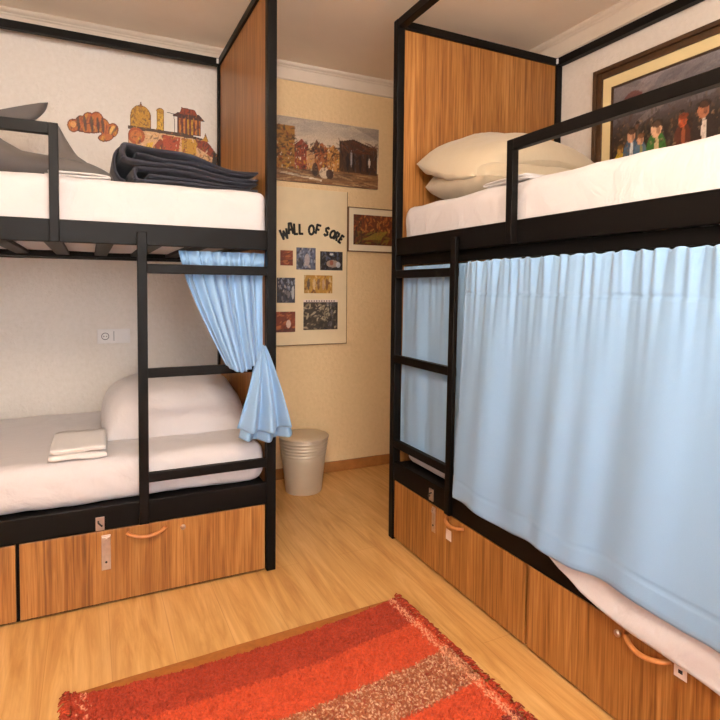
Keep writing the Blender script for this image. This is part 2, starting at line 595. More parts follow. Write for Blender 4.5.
# ------------------------------------------------------------------ bunk beds
# local frame of a bed: u from the panelled head end along the length, v from the open front to the wall
LEN = 1.99
def bunk(fmap, W, label, loc, lad, guard, hw, ht, gap_shade):
    root = thing('bunk_bed', label, 'bunk bed', loc)
    def part(name, parent=root, mat='black', bevel=0.003, **kw):
        return lambda mb: mb.build(name, M[mat], parent, bevel=bevel, **kw)
    B = lambda: MB(fmap)
    for u0, v0 in ((0, 0), (0, W - 0.04), (LEN - 0.04, 0), (LEN - 0.04, W - 0.04)):
        B().box(u0, u0 + 0.04, v0, v0 + 0.04, 0, ht).build('post', M['black'], root, bevel=0.004)
    # canopy rails around the top
    for v0 in (0, W - 0.04):
        B().box(0.04, LEN - 0.04, v0 + 0.001, v0 + 0.039, ht - 0.040, ht - 0.001).build('canopy_rail', M['black'], root, bevel=0.003)
    for u0 in (0, LEN - 0.04):
        B().box(u0 + 0.001, u0 + 0.039, 0.04, W - 0.04, ht - 0.040, ht - 0.001).build('canopy_rail', M['black'], root, bevel=0.003)
    # side rails: angle section, front face and inward flange
    for z0, z1 in ((1.356, 1.437), (0.290, 0.380)):
        B().box(0.04, LEN - 0.04, 0.004, 0.030, z0, z1).build('side_rail', M['black'], root, bevel=0.003)
        B().box(0.04, LEN - 0.04, W - 0.030, W - 0.004, z0 - 0.012, z1).build('side_rail', M['black'], root, bevel=0.003)
        for u0 in (0.004, LEN - 0.030):
            B().box(u0, u0 + 0.026 - 0.02 * (u0 < 0.1), 0.04, W - 0.04, z0, z1).build('end_rail', M['black'], root, bevel=0.002)
    # head panel
    B().box(0.012, 0.028, 0.041, W - 0.041, 0.05, ht - 0.041).build('head_panel', M['wood'], root)
    # slats under the upper mattress
    for k in range(-3, 8):
        u = 0.648 + 0.175 * k
        B().box(u - 0.03, u + 0.03, 0.031, W - 0.031, 1.359, 1.375).build('slat', M['black'], root, bevel=0.002)
    # bed base of the lower bunk and a plinth behind the drawers
    B().box(0.041, LEN - 0.041, 0.032, W - 0.032, 0.355, 0.372).build('bed_base', M['black'], root)
    B().box(0.041, LEN - 0.041, 0.026, 0.040, 0.0, 0.289).build('plinth', M['black'], root)
    # curtain rod under the upper rail
    mb = MB(); mb.tube([fmap(0.045, 0.055, 1.304), fmap(LEN - 0.045, 0.055, 1.304)], 0.0055, 8)
    mb.build('curtain_rod', M['black'], root, smooth=True)
    if gap_shade:
        B().box(0.041, LEN - 0.041, 0.031, 0.046, 1.313, 1.356).build('gap_shade_strip', M['black'], root)  # black strip added as the shade in the gap above the curtain
    # ladder: leaning stile, three rungs back to the post
    ub, ut = lad
    lad_o = B().hexa([(ub, -0.016, 0.295), (ub + 0.035, -0.016, 0.295), (ub + 0.035, 0.003, 0.295), (ub, 0.003, 0.295),
                      (ut, -0.016, 1.405), (ut + 0.035, -0.016, 1.405), (ut + 0.035, 0.003, 1.405), (ut, 0.003, 1.405)]
                     ).build('ladder', M['black'], root, bevel=0.003)
    for z in (1.251, 0.852, 0.448):
        t = (z - 0.30) / 1.09
        u1 = ub + (ut - ub) * t + 0.002
        B().box(0.04, u1 + 0.006, 0.0, 0.024, z, z + 0.036).build('rung', M['black'], lad_o, bevel=0.003)
    # guard rail on the front of the upper bunk
    g0, gz0, gz1 = guard
    gd = B()
    gd.box(g0, g0 + 0.03, -0.024, 0.003, 1.355, gz1)
    gd.box(g0 + 0.03, LEN - 0.12, -0.024, 0.003, gz0, gz1)
    gd.box(LEN - 0.12, LEN - 0.09, -0.024, 0.003, 1.355, gz1)
    gd.build('guard_rail', M['black'], root, bevel=0.002)
    # drawers
    for k, (u0, u1) in enumerate(((0.046, 0.936), (0.948, LEN - 0.046))):
        d = B().box(u0, u1, 0.006, 0.024, 0.012, 0.287).build('drawer', M['wood'], root, bevel=0.002)
        for kind, a, z, *rest in hw[k]:
            if kind == 'handle':
                w, sag, out = rest
                mb = MB()
                pts = []
                for i in range(17):
                    s = i / 16
                    arch = math.sin(s * PI) ** 0.6
                    pts.append(fmap(a + w * s, 0.004 - out * arch, z + sag * (1 - (2 * s - 1) ** 2)))
                mb.tube(pts, [(0.0075, 0.006)] * 17, 10)
                h = mb.build('handle', M['handle'], d, smooth=True); h['label'] = 'curved wooden bow handle'
            elif kind == 'hasp':
                w, hh = rest
                mb = B().box(a, a + w, 0.002, 0.0055, z, z + hh)
                mb.box(a + 0.003, a + w - 0.003, -0.002, 0.003, z + hh - 0.028, z + hh - 0.006)
                h = mb.build('hasp_plate', M['steel'], d, bevel=0.001); h['label'] = 'flat metal hasp plate'
                mb = MB(); c0 = fmap(a + w / 2, 0.003, z + 0.03); c1 = fmap(a + w / 2, -0.0005, z + 0.03)
                mb.tube([c0, c1], 0.004, 10); mb.build('screw', M['dark'], h)
                mb = MB(); c0 = fmap(a + w / 2, -0.0015, z + hh - 0.017); c1 = fmap(a + w / 2, -0.006, z + hh - 0.017)
                mb.tube([c0, c1], 0.006, 10); mb.build('staple', M['steel'], h)
            elif kind == 'lock':
                mb = MB(); mb.tube([fmap(a, 0.007, z), fmap(a, 0.001, z), fmap(a, -0.003, z)], [0.010, 0.010, 0.006], 16)
                h = mb.build('lock', M['steel'], d, smooth=False); h['label'] = 'round metal cam lock'
            elif kind in ('sticker', 'tag'):
                w, hh = rest
                h = B().box(a, a + w, 0.0045, 0.0059, z, z + hh).build('sticker', M['label'], d); h['label'] = 'small pale sticker'
                if kind == 'sticker':
                    B().box(a + w * 0.35, a + w * 0.68, 0.0035, 0.0046, z + hh * 0.35, z + hh * 0.6).build('mark', M['dark'], h)
    # staple of the padlock on the rail, over the hasp
    if hw[2]:
        a, z = hw[2]
        h = B().box(a, a + 0.03, -0.001, 0.0045, z, z + 0.05).build('padlock_staple', M['steel'], root, bevel=0.001)
        h['label'] = 'square metal staple plate on the black rail'
        mb = MB(); mb.tube([fmap(a + 0.009, 0.0, z + 0.018), fmap(a + 0.009, -0.012, z + 0.02), fmap(a + 0.021, -0.012, z + 0.034), fmap(a + 0.021, 0.0, z + 0.036)], 0.003, 8)
        mb.build('loop', M['dark'], h)
    # small white bracket where the head posts meet the back canopy rail
    B().box(0.035, 0.05, W - 0.046, W - 0.041, ht - 0.033, ht - 0.008).build('bracket', M['plastic'], root)
    return root

XE, YF = 0.705, 2.259
WL = 1.010
mapL = lambda u, v, z: (XE - u, YF + v, z)
hwL = [[('handle', XE - 0.261, 0.265, 0.14, -0.016, 0.022), ('hasp', XE - 0.064, 0.139, 0.032, 0.132), ('lock', XE - 0.325, 0.252)],
       [('handle', 1.40, 0.265, 0.14, -0.016, 0.022), ('lock', 1.20, 0.252)],
       (XE - 0.043, 0.293)]
bedL = bunk(mapL, WL, 'black metal bunk bed along the back wall, upper bunk with navy blanket', (XE - LEN / 2, YF + WL / 2, 0),
            (0.506, 0.508), (0.797, 1.726, 1.766), hwL, 2.487, False)
XR, YR = 1.297, 2.345
WR = XW - 0.004 - XR
mapR = lambda u, v, z: (XR + v, YR - u, z)
hwR = [[('handle', YR - 1.862, 0.270, 0.115, -0.006, 0.026), ('hasp', YR - 1.970, 0.174, 0.024, 0.108), ('tag', YR - 1.867, 0.184, 0.035, 0.042)],
       [('handle', YR - 1.014, 0.274, 0.127, -0.012, 0.030), ('lock', YR - 1.043, 0.258), ('sticker', YR - 0.878, 0.247, 0.033, 0.036)],
       (YR - 1.990, 0.304)]
bedR = bunk(mapR, WR, 'black metal bunk bed along the right wall behind the long blue curtain', (XR + WR / 2, YR - LEN / 2, 0),
            (0.489, 0.507), (0.838, 1.667, 1.703), hwR, 2.450, True)

# ------------------------------------------------------------------ mattresses
def mattress(x0, x1, y0, y1, z0, z1, label, r=0.045, amp=0.006):
    def rumple(p):
        # slack creases running down the visible sides
        e = min(abs(p.y - y0), abs(p.x - x0)) / 0.05
        k = math.exp(-e * e) * (0.4 + 0.6 * max(0, nz(p.x * 3, p.y * 3, 1.0)))
        w = abs(math.sin(p.x * 26 + p.y * 26 + p.z * 34 + 3 * nz(p.x * 2, p.y * 2, 5)))
        return (p.x - 0.006 * k * w * (abs(p.x - x0) < 0.05), p.y - 0.006 * k * (1 - w) * (abs(p.y - y0) < 0.05), p.z)
    o = softbox(x0, x1, y0, y1, z0, z1, r, (130, 50, 7), amp, 5.0, rumple).build('mattress', M['sheet'], smooth=True, weld=True)
    return tag(o, label, 'mattress')
xl0 = XE - LEN + 0.045
mattress(xl0, XE - 0.031, YF + 0.036, YF + WL - 0.036, 1.377, 1.600, 'white sheeted mattress of the upper left bunk under the navy blanket', 0.035)
mattress(xl0, XE - 0.033, YF + 0.036, YF + WL - 0.010, 0.374, 0.547, 'white sheeted mattress of the lower left bunk under the pillow and towel', 0.06, 0.005)
yr0 = YR - LEN + 0.045
mattress(XR + 0.036, XW - 0.04, yr0, YR - 0.047, 1.377, 1.583, 'white sheeted mattress of the upper right bunk under two cream pillows', 0.05)
lowR = mattress(XR + 0.056, XW - 0.04, yr0, YR - 0.047, 0.374, 0.567, 'white mattress of the lower right bunk, sheet hanging out below the curtain', 0.05)

# sheet pulled out over the rail of the lower right bunk
def lowedge(y):
    P = [(0.37, 0.283), (0.754, 0.289), (0.997, 0.306), (1.150, 0.329), (1.232, 0.356), (1.284, 0.389), (1.333, 0.441)]
    for (a, za), (b, zb) in zip(P, P[1:]):
        if y <= b:
            return za + (zb - za) * max(0, (y - a)) / (b - a)
    return P[-1][1]
def drape(u, v):
    y = 0.43 + (1.323 - 0.43) * u
    ze = lowedge(y)
    path = [(1.47, 0.576), (1.40, 0.576), (1.335, 0.564), (1.298, 0.52), (1.284, 0.47), (1.280, max(ze, 0.39) * 0.6 + ze * 0.4), (1.276, ze)]
    k = v * (len(path) - 1); i = min(int(k), len(path) - 2); t = k - i
    x = path[i][0] * (1 - t) + path[i + 1][0] * t
    z = path[i][1] * (1 - t) + path[i + 1][1] * t
    w = max(0, v - 0.5)
    x += -0.010 * w * (1 + math.sin(z * 55 + y * 9)) - 0.006 * w * fbm(y, z, 0, 4)
    return (x, y, z)
MB().grid(drape, 60, 36).build('bed_sheet', M['sheet'], lowR, smooth=True, solid=0.003)

# ------------------------------------------------------------------ bedding and things on the beds
def rotm(rx=0, ry=0, rz=0):
    return (Matrix.Rotation(math.radians(rz), 3, 'Z') @ Matrix.Rotation(math.radians(ry), 3, 'Y') @ Matrix.Rotation(math.radians(rx), 3, 'X'))

tag(pillow_mb(0.64, 0.58, 0.225, rotm(7, 0, -1), (0.362, 2.83, 0.584), 1.3, 0.013, flat=0.82).build('pillow', M['sheet'], smooth=True, weld=True),
    'white pillow lying on the lower left bunk', 'pillow')
arch = lambda k: (lambda q: (q.x, q.y, q.z - k * q.x * q.x))
tag(pillow_mb(0.77, 0.48, 0.20, rotm(3, 0, 0), (1.785, 2.035, 1.668), 4.2, 0.008).build('pillow', M['beige'], smooth=True, weld=True),
    'cream pillow lying flat on the upper right bunk, beneath the other one', 'pillow', 'cream pillows on the upper right bunk')
tag(pillow_mb(0.92, 0.48, 0.17, rotm(17, 0, 2), (1.83, 2.055, 1.826), 8.1, 0.010, bend=arch(0.58)).build('pillow', M['beige'], smooth=True, weld=True),
    'cream pillow on top of the other, leaning on the wooden panel', 'pillow', 'cream pillows on the upper right bunk')

# folded sheet beside the pillows
mb = MB()
plc = lambda a, b, d: (d, a, b)
ribbon(mb, [(1.50, 1.590), (1.70, 1.590), (1.74, 1.595), (1.70, 1.601), (1.51, 1.601)], 0.008, 1.36, 1.62, plc, 10, 0.004, 2.0)
tag(mb.build('folded_sheet', M['towel'], smooth=True), 'thin folded white sheet beside the cream pillows, behind the guard rail', 'sheet')

# folded towel on the lower left bunk
mb = MB()
z0 = 0.5505
plc = lambda a, b, d: (d + 0.02 + 0.02 * (a - 2.4), a + 0.09, b)
ribbon(mb, [(2.54, z0 + 0.004), (2.27, z0 + 0.003), (2.238, z0 + 0.009), (2.27, z0 + 0.016), (2.53, z0 + 0.015)], 0.010, -0.160, 0.040, plc, 12, 0.004, 1.0)
ribbon(mb, [(2.53, z0 + 0.026), (2.28, z0 + 0.027), (2.244, z0 + 0.033), (2.28, z0 + 0.040), (2.53, z0 + 0.038)], 0.010, -0.154, 0.036, plc, 12, 0.004, 5.0)
tag(mb.build('folded_towel', M['towel'], smooth=True), 'folded white towel lying beside the pillow on the lower left bunk', 'towel')

# folded blanket: nested folds, bulging at the left, sinking to the right
mb = MB()
def sink(a, b, d):
    t = min(max((a - 0.12) / 0.52, 0), 1)
    g = 1.0 - 0.42 * t ** 1.2 + 0.05 * math.sin(a * 21)
    z = 1.578 + (b - 1.578) * g
    return (a * 1.02 - 0.008 + 0.01 * math.sin(d * 9), d + 0.08, 0.027 + z + 0.006 * math.sin(d * 8 + a * 10) * (b - 1.578) * 8)
th = 0.021
def ufold(xl, zb, zt, xr=0.635):
    zm = (zb + zt) / 2; r = (zt - zb) / 2
    return [(xr, zb), (0.5, zb - 0.003), (0.34, zb + 0.003), (xl + r, zb), (xl + r * 0.25, zb + r * 0.35), (xl, zm), (xl + r * 0.25, zt - r * 0.35), (xl + r, zt), (0.33, zt + 0.004), (0.5, zt - 0.003), (xr, zt - 0.002)]
ribbon(mb, ufold(0.158, 1.589, 1.638), th * 0.9, 2.27, 2.80, sink, 14, 0.005, 1.0)
ribbon(mb, [(0.61, 1.607), (0.45, 1.608), (0.30, 1.612), (0.21, 1.614)], th * 0.75, 2.275, 2.79, sink, 14, 0.005, 2.0)
ribbon(mb, ufold(0.116, 1.660, 1.714), th, 2.262, 2.80, sink, 14, 0.006, 3.0)
ribbon(mb, [(0.62, 1.694), (0.50, 1.692), (0.40, 1.690), (0.33, 1.684), (0.27, 1.684), (0.20, 1.690), (0.165, 1.688)], th * 0.8, 2.268, 2.79, sink, 14, 0.005, 4.0)
# outer ply hanging down over the left end
ribbon(mb, [(0.20, 1.722), (0.13, 1.716), (0.104, 1.69), (0.102, 1.64), (0.118, 1.60), (0.14, 1.588)], 0.012, 2.31, 2.80, lambda a, b, d: (a - 0.008, d + 0.08, b + 0.027), 14, 0.005, 7.0)
tag(mb.build('blanket', M['navy'], smooth=True), 'folded charcoal navy blanket on the upper left bunk', 'blanket')

mb = MB()
ribbon(mb, [(-0.14, 1.605), (0.02, 1.606), (0.075, 1.610), (0.02, 1.617), (-0.13, 1.616)], 0.008, 2.325, 2.46, lambda a, b, d: (a, d, b), 10, 0.005, 3.0)
tag(mb.build('folded_sheet', M['towel'], smooth=True), 'thin folded white sheet lying before the grey dolphin, left of the navy blanket', 'sheet')

# plush dolphin lying on the upper left bunk
dol = thing('plush_dolphin', 'grey plush dolphin lying behind the guard rail of the upper left bunk', 'soft toy', (-0.27, 2.60, 1.597))
DS = Vector((-0.020, 0.125, 0.038))
body = [(0.125, 2.42, 1.600), (0.08, 2.43, 1.613), (0.02, 2.44, 1.624), (-0.06, 2.45, 1.630), (-0.14, 2.46, 1.632), (-0.22, 2.47, 1.638),
        (-0.30, 2.49, 1.660), (-0.40, 2.52, 1.695), (-0.52, 2.56, 1.72), (-0.64, 2.62, 1.77), (-0.70, 2.68, 1.82), (-0.70, 2.72, 1.875), (-0.66, 2.74, 1.90)]
body = [Vector(q) + DS for q in body]
br = [0.006, (0.030, 0.024), (0.05, 0.040), (0.07, 0.046), (0.085, 0.052), (0.095, 0.056), (0.11, 0.075), (0.13, 0.11), (0.13, 0.12), (0.10, 0.095), (0.075, 0.065), (0.05, 0.04), 0.03]
pts = catmull(body, 4)
rads = []
for i in range(len(pts)):
    k = i / 4; a = min(int(k), len(br) - 2); t = k - a
    f = lambda q: q if isinstance(q, tuple) else (q, q)
    rads.append(tuple(f(br[a])[j] * (1 - t) + f(br[a + 1])[j] * t for j in (0, 1)))
MB().tube(pts, rads, 20).build('body', M['plush'], dol, smooth=True)
def fin(outline, d0, th, name, ydir=(0, 1, 0), lab=None):
    """plump fin: outline in the xz plane, bulging towards +-y"""
    cx = sum(p[0] for p in outline) / len(outline); cz = sum(p[1] for p in outline) / len(outline)
    op = catmull([(p[0], p[1], 0) for p in outline] + [(outline[0][0], outline[0][1], 0)], 5)[:-1]
    mb = MB(); n = len(op)
    for s in (1, -1):
        o = len(mb.v)
        for k, sc in enumerate((1, 0.85, 0.6, 0.3, 0.02)):
            h = th * math.sqrt(max(0, 1 - sc ** 2)) * s
            for p in op:
                x = cx + (p.x - cx) * sc; z = cz + (p.y - cz) * sc
                mb.v.append((x + DS.x, d0 + DS.y + h + 0.05 * (x - cx), z + DS.z))
        for k in range(4):
            for i in range(n):
                a = o + k * n + i; b = o + k * n + (i + 1) % n
                mb.f.append((a, b, b + n, a + n))
        mb.f.append(tuple(o + 4 * n + i for i in range(n)))
    return mb.build(name, M['plush'], dol, smooth=True, weld=True)
fin([(-0.13, 1.63), (-0.115, 1.72), (-0.105, 1.80), (-0.085, 1.805), (-0.055, 1.75), (-0.015, 1.69), (0.04, 1.645), (-0.04, 1.61)], 2.45, 0.035, 'dorsal_fin')
fin([(-0.72, 1.87), (-0.60, 1.90), (-0.45, 1.895), (-0.32, 1.885), (-0.24, 1.888), (-0.185, 1.908), (-0.155, 1.938), (-0.138, 1.962), (-0.134, 1.958), (-0.146, 1.922), (-0.18, 1.882), (-0.23, 1.85), (-0.30, 1.832), (-0.45, 1.835), (-0.6, 1.84)], 2.70, 0.03, 'tail_fluke')

# ------------------------------------------------------------------ curtains
def cloth(name, label, fn, nu, nv):
    o = MB().grid(fn, nu, nv).build(name, M['blue'], smooth=True, solid=0.0022)
    return tag(o, label, 'curtain', 'light blue bunk curtains')

YC0, YC1 = 1.725, 0.36
ZT = 1.305
def folds(s, z):
    """x offset of the long curtain at distance s from its left edge"""
    t = (ZT - z) / 0.9
    g = 0.0065 * math.sin(s * 118 + 1.5 * math.sin(s * 23)) + 0.004 * math.sin(s * 203 + 2.0) + 0.005 * math.sin(s * 71 + 0.6)
    q = s + 0.05 * t
    g2 = 0.0125 * math.sin(q * 21 + 1.2 * math.sin(q * 6.3)) + 0.0055 * math.sin(q * 43 + 1.0 + math.sin(q * 11))
    k = math.exp(-t * 9)
    return g * k + g2 * min(1, 0.10 + t * 1.6) * (1 - 0.45 * t)
def bigcurtain(u, v):
    s = u * (YC0 - YC1)
    zb = 0.394 - 0.012 * math.sin(s * 6.0) * 0.5 + 0.006 * math.sin(s * 19)
    z = ZT + (zb - ZT) * v + (0.003 * math.sin(s * 120) if v < 0.02 else 0)
    t = (ZT - z) / 0.9
    x = 1.276 - 0.020 * t + folds(s, z)
    d = abs(z - (ZT - 0.118))
    if d < 0.006:
        x += 0.004 * (1 - d / 0.006)
    d = abs(z - (zb + 0.07))
    if d < 0.006:
        x += 0.002 * (1 - d / 0.006)
    if v > 0.985:
        x += 0.002
    return (min(x, 1.290 if z < 0.45 else 1.305), YC0 - s + 0.045 * t, z)
cloth('curtain', 'long light blue curtain drawn closed across the lower right bunk', bigcurtain, 420, 130)

def smallcurtain(u, v):
    y = 2.289 + (1.785 - 2.289) * u
    z = 1.304 + (0.444 - 1.304) * v
    t = v
    x = XR + 0.037 + 0.003 * math.sin(u * 62) * math.exp(-t * 6) + 0.006 * math.sin(u * 15 + t * 1.2) * min(1, 0.3 + t * 2)
    x += 0.002 * math.sin(u * 31 + 2 - t * 2)
    # gathered heading around the rod
    return (min(max(x, XR + 0.0312), XR + 0.0435) if z < 0.6 else x, y + 0.03 * t * (1 - u), z)
cloth('curtain', 'narrow light blue curtain hanging behind the ladder of the right bunk', smallcurtain, 140, 60)

# left curtain, gathered back and tucked round the post
cl = thing('curtain', 'light blue curtain tied back at the post of the left bunk', 'curtain', (0.57, YF, 0.6), 'light blue bunk curtains')
def gathered(u, v):
    # u 0..1 across the pleats (left to right), v 0 top .. 1 at the knot
    e = v
    xl = 0.320 + (0.486 - 0.320) * (e ** 1.25)
    xr = 0.662 + (0.626 - 0.662) * e
    x = xl + (xr - xl) * (u + 0.02 * math.sin(u * 40))
    zend = 0.892 - 0.030 * math.sin(min(1, u * 1.15) * PI) + 0.03 * max(0, u - 0.6)
    z = 1.345 + (zend - 1.345) * v
    amp = 0.016 * (1 - 0.2 * v)
    yb = YF + 0.054 - 0.105 * max(0, (v - 0.25) / 0.75) ** 1.1
    if v < 0.25:
        yb = YF + 0.054
    head = math.exp(-((z - 1.304) / 0.02) ** 2)
    yy = yb + amp * math.sin(u * 2 * PI * 8.5 + 0.9 * math.sin(u * 9) + 0.6 * v) * (1 - 0.35 * head) + 0.004 * math.sin(u * 90) * (1 - v)
    yy = yy * (1 - head) + head * (YF + 0.0415 + 0.0058 * math.sin(u * 105 + 2 * math.sin(u * 17)))
    if z > 1.24:
        yy = max(yy, YF + 0.034)
    return (x, yy, z)
MB().grid(gathered, 260, 70).build('gathered_panel', M['blue'], cl, smooth=True, solid=0.002)
def tail(zlo, xa, xb, yo, seed, ph):
    def fn(u, v):
        e = v ** 0.85
        xl = 0.618 + (xa - 0.618) * e; xr = 0.640 + (xb - 0.640) * e
        x = xl + (xr - xl) * u
        z = 0.946 + (zlo - 0.946) * v - 0.02 * v * math.sin(u * PI) + (0.03 * (u - 0.3) * (1 - v))
        y = YF - 0.045 + yo - 0.018 * v + (0.004 + 0.030 * v) * math.sin(u * 2 * PI * 2.6 + ph + 0.5 * v)
        y -= 0.012 * math.sin(v * PI)
        return (x, min(y, YF - 0.018), z)
    return fn
MB().grid(tail(0.636, 0.528, 0.738, -0.012, 1, 0.4), 90, 40).build('tail', M['blue'], cl, smooth=True, solid=0.002)
MB().grid(tail(0.594, 0.538, 0.762, 0.018, 2, 2.2), 90, 40).build('tail', M['blue'], cl, smooth=True, solid=0.002)
# ------------------------------------------------------------------ wall things
# double socket plate
sk = thing('wall_socket', 'white double socket plate on the wall above the lower left bunk', 'socket', (0.12, YW, 0.889))
MB().box(0.037, 0.202, YW - 0.009, YW, 0.889, 0.968).build('plate', M['plastic'], sk, bevel=0.003)
mb = MB(); mb.tube([(0.0765, YW - 0.008, 0.929), (0.0765, YW - 0.0115, 0.929)], 0.022, 28)
rec = mb.build('socket_ring', M['plastic'], sk)
mb = MB()
n = 28
mb.grid(lambda u, v: (0.0765 + (0.0165 + 0.003 * v) * math.cos(u * 2 * PI), YW - 0.0122, 0.929 + (0.0165 + 0.003 * v) * math.sin(u * 2 * PI)), n, 1)
mb.build('recess_rim', M['dark'], rec, solid=0.001)
mb = MB()
for dx in (-0.007, 0.007):
    mb.tube([(0.0765 + dx, YW - 0.0117, 0.929), (0.0765 + dx, YW - 0.0128, 0.929)], 0.003, 10)
mb.build('pin_holes', M['dark'], rec)
MB().box(0.1185, 0.121, YW - 0.0115, YW - 0.0088, 0.903, 0.956).build('divider_groove', M['dark'], sk)
MB().box(0.125, 0.192, YW - 0.0115, YW - 0.0085, 0.900, 0.958).build('blank_cover', M['plastic'], sk, bevel=0.001)

# painted cut-outs on the wall of the upper left bunk
RU = [C8(140, 54, 20), C8(164, 76, 26), C8(196, 116, 44), C8(96, 40, 20), C8(72, 34, 22)]
GO = [C8(186, 134, 36), C8(212, 164, 54), C8(146, 92, 28), C8(108, 68, 28)]
DK = [C8(52, 36, 26), C8(74, 48, 30), C8(36, 28, 26)]
c = Canvas(0.25, 0.16, 110, 70, RU[1])
for cx, cy, rx, ry, rot in ((0.03, 0.07, 0.028, 0.030, 0), (0.065, 0.082, 0.03, 0.036, 0), (0.10, 0.092, 0.035, 0.045, 0), (0.135, 0.098, 0.035, 0.045, 0), (0.165, 0.082, 0.03, 0.036, 0), (0.09, 0.065, 0.075, 0.022, 0), (0.205, 0.068, 0.028, 0.036, -0.5), (0.175, 0.035, 0.038, 0.020, 0.25)):
    c.ell(cx, cy, rx, ry, RU[1], 1, True, rot)
    c.ell(cx, cy, rx * 0.82, ry * 0.8, RU[2], 0.45, False, rot)
c.strokes((0, 0.25, 0, 0.16), RU + GO[:2] + DK[:2], 170, 0.018, 0.004, PI / 2, 0.45, 0.55)
for x in (0.052, 0.082, 0.112, 0.140, 0.162):
    c.ell(x, 0.085, 0.007, 0.034, DK[0], 0.85, False, 0.1)
c.ell(0.03, 0.075, 0.012, 0.014, C8(226, 160, 90), 0.8); c.ell(0.205, 0.07, 0.010, 0.022, C8(230, 180, 90), 0.8, False, -0.5)
c.ell(0.215, 0.072, 0.004, 0.03, DK[1], 0.8, False, -0.6)
c.outline(3, 0.5)
c.grain(0.12)
o = c.mesh((-0.098, YW - 0.002, 1.958), (1.07, 0, 0), (0, 0, 1.22), True).build('wall_art', M['relief'], solid=0.016, offset=-1)
tag(o, 'rust orange painted cut-out of rounded shapes on the wall, left of the town cut-out', 'wall art', 'painted cut-outs above the upper left bunk')
# move so that its back touches the wall
c = Canvas(0.45, 0.36, 180, 144, RU[0])
W0 = C8(226, 205, 180)
P = lambda pts, col, al=1.0: c.poly(pts, col, al, True)
# dome
c.ell(0.060, 0.245, 0.050, 0.055, GO[0], 1, True); P([(0.010, 0.19), (0.110, 0.19), (0.110, 0.25), (0.010, 0.25)], GO[0])
P([(0.052, 0.29), (0.060, 0.325), (0.070, 0.29)], GO[2])
# slim tower
P([(0.132, 0.185), (0.172, 0.185), (0.170, 0.285), (0.135, 0.285)], GO[1]); c.ell(0.152, 0.285, 0.020, 0.014, GO[0], 1, True)
# temple
P([(0.235, 0.185), (0.355, 0.185), (0.355, 0.275), (0.235, 0.275)], RU[3])
P([(0.205, 0.268), (0.378, 0.258), (0.345, 0.292), (0.235, 0.290)], RU[4]); P([(0.245, 0.285), (0.338, 0.283), (0.325, 0.312), (0.255, 0.318)], RU[0])
for k in range(6):
    x = 0.243 + k * 0.020
    P([(x, 0.187), (x + 0.010, 0.187), (x + 0.010, 0.262), (x, 0.262)], GO[0] if k in (2, 3) else RU[2])
# street line and lower houses
P([(0.0, 0.178), (0.27, 0.166), (0.38, 0.16), (0.38, 0.172), (0.27, 0.190), (0.0, 0.196)], DK[1])
P([(0.0, 0.08), (0.44, 0.05), (0.44, 0.10), (0.36, 0.165), (0.09, 0.180), (0.0, 0.16)], C8(206, 160, 112))
P([(0.185, 0.285), (0.222, 0.280), (0.224, 0.19), (0.219, 0.19), (0.217, 0.275), (0.185, 0.280)], DK[1])
c.ell(0.038, 0.150, 0.040, 0.040, RU[1], 1, True); c.ell(0.038, 0.150, 0.028, 0.028, RU[2], 0.7)
P([(0.0, 0.03), (0.44, 0.0), (0.44, 0.06), (0.0, 0.11)], C8(180, 130, 84))
P([(0.06, 0.06), (0.10, 0.06), (0.12, 0.13), (0.09, 0.12)], GO[1]); P([(0.10, 0.06), (0.18, 0.06), (0.20, 0.12), (0.15, 0.15), (0.12, 0.11)], RU[0])
P([(0.17, 0.10), (0.24, 0.09), (0.25, 0.165), (0.16, 0.172)], C8(168, 66, 28)); P([(0.26, 0.04), (0.33, 0.04), (0.33, 0.165), (0.255, 0.165)], GO[0])
P([(0.33, 0.13), (0.42, 0.08), (0.44, 0.10), (0.40, 0.15), (0.385, 0.165), (0.375, 0.205), (0.365, 0.165), (0.33, 0.165)], RU[0])
P([(0.36, 0.165), (0.395, 0.160), (0.378, 0.205)], GO[0])
P([(0.40, 0.0), (0.44, 0.0), (0.445, 0.10), (0.42, 0.12)], DK[0])
mk = c.mask.copy()
c.strokes((0, 0.12, 0.19, 0.31), GO + DK, 120, 0.010, 0.003, PI / 2, 0.8, 0.55)
c.strokes((0.13, 0.18, 0.19, 0.30), GO + [RU[1]], 40, 0.008, 0.003, PI / 2, 0.8, 0.55)
c.strokes((0.20, 0.38, 0.185, 0.32), RU + DK + DK + [C8(120, 100, 60)], 150, 0.014, 0.0025, PI / 2, 0.3, 0.5)
c.strokes((0, 0.45, 0, 0.17), RU + GO + DK + [C8(220, 190, 150)], 260, 0.012, 0.004, PI / 2, 0.8, 0.6)
c.strokes((0, 0.45, 0, 0.33), DK, 130, 0.007, 0.0022, PI / 2, 0.9, 0.7)
c.outline(2, 0.5)
c.grain(0.12)
o = c.mesh((0.200, YW - 0.002, 1.857), (1.10, 0, 0), (0, 0, 1.14), True).build('wall_art', M['relief'], solid=0.014, offset=-1)
tag(o, 'town cut-out in gold and rust with dome and columned temple, above the navy blanket', 'wall art', 'painted cut-outs above the upper left bunk')

def panel_box(x0, x1, z0, z1, d0, d1, name, mat, parent=None, **kw):
    return MB().box(x0, x1, YW - d1, YW - d0, z0, z1).build(name, M[mat], parent, **kw)

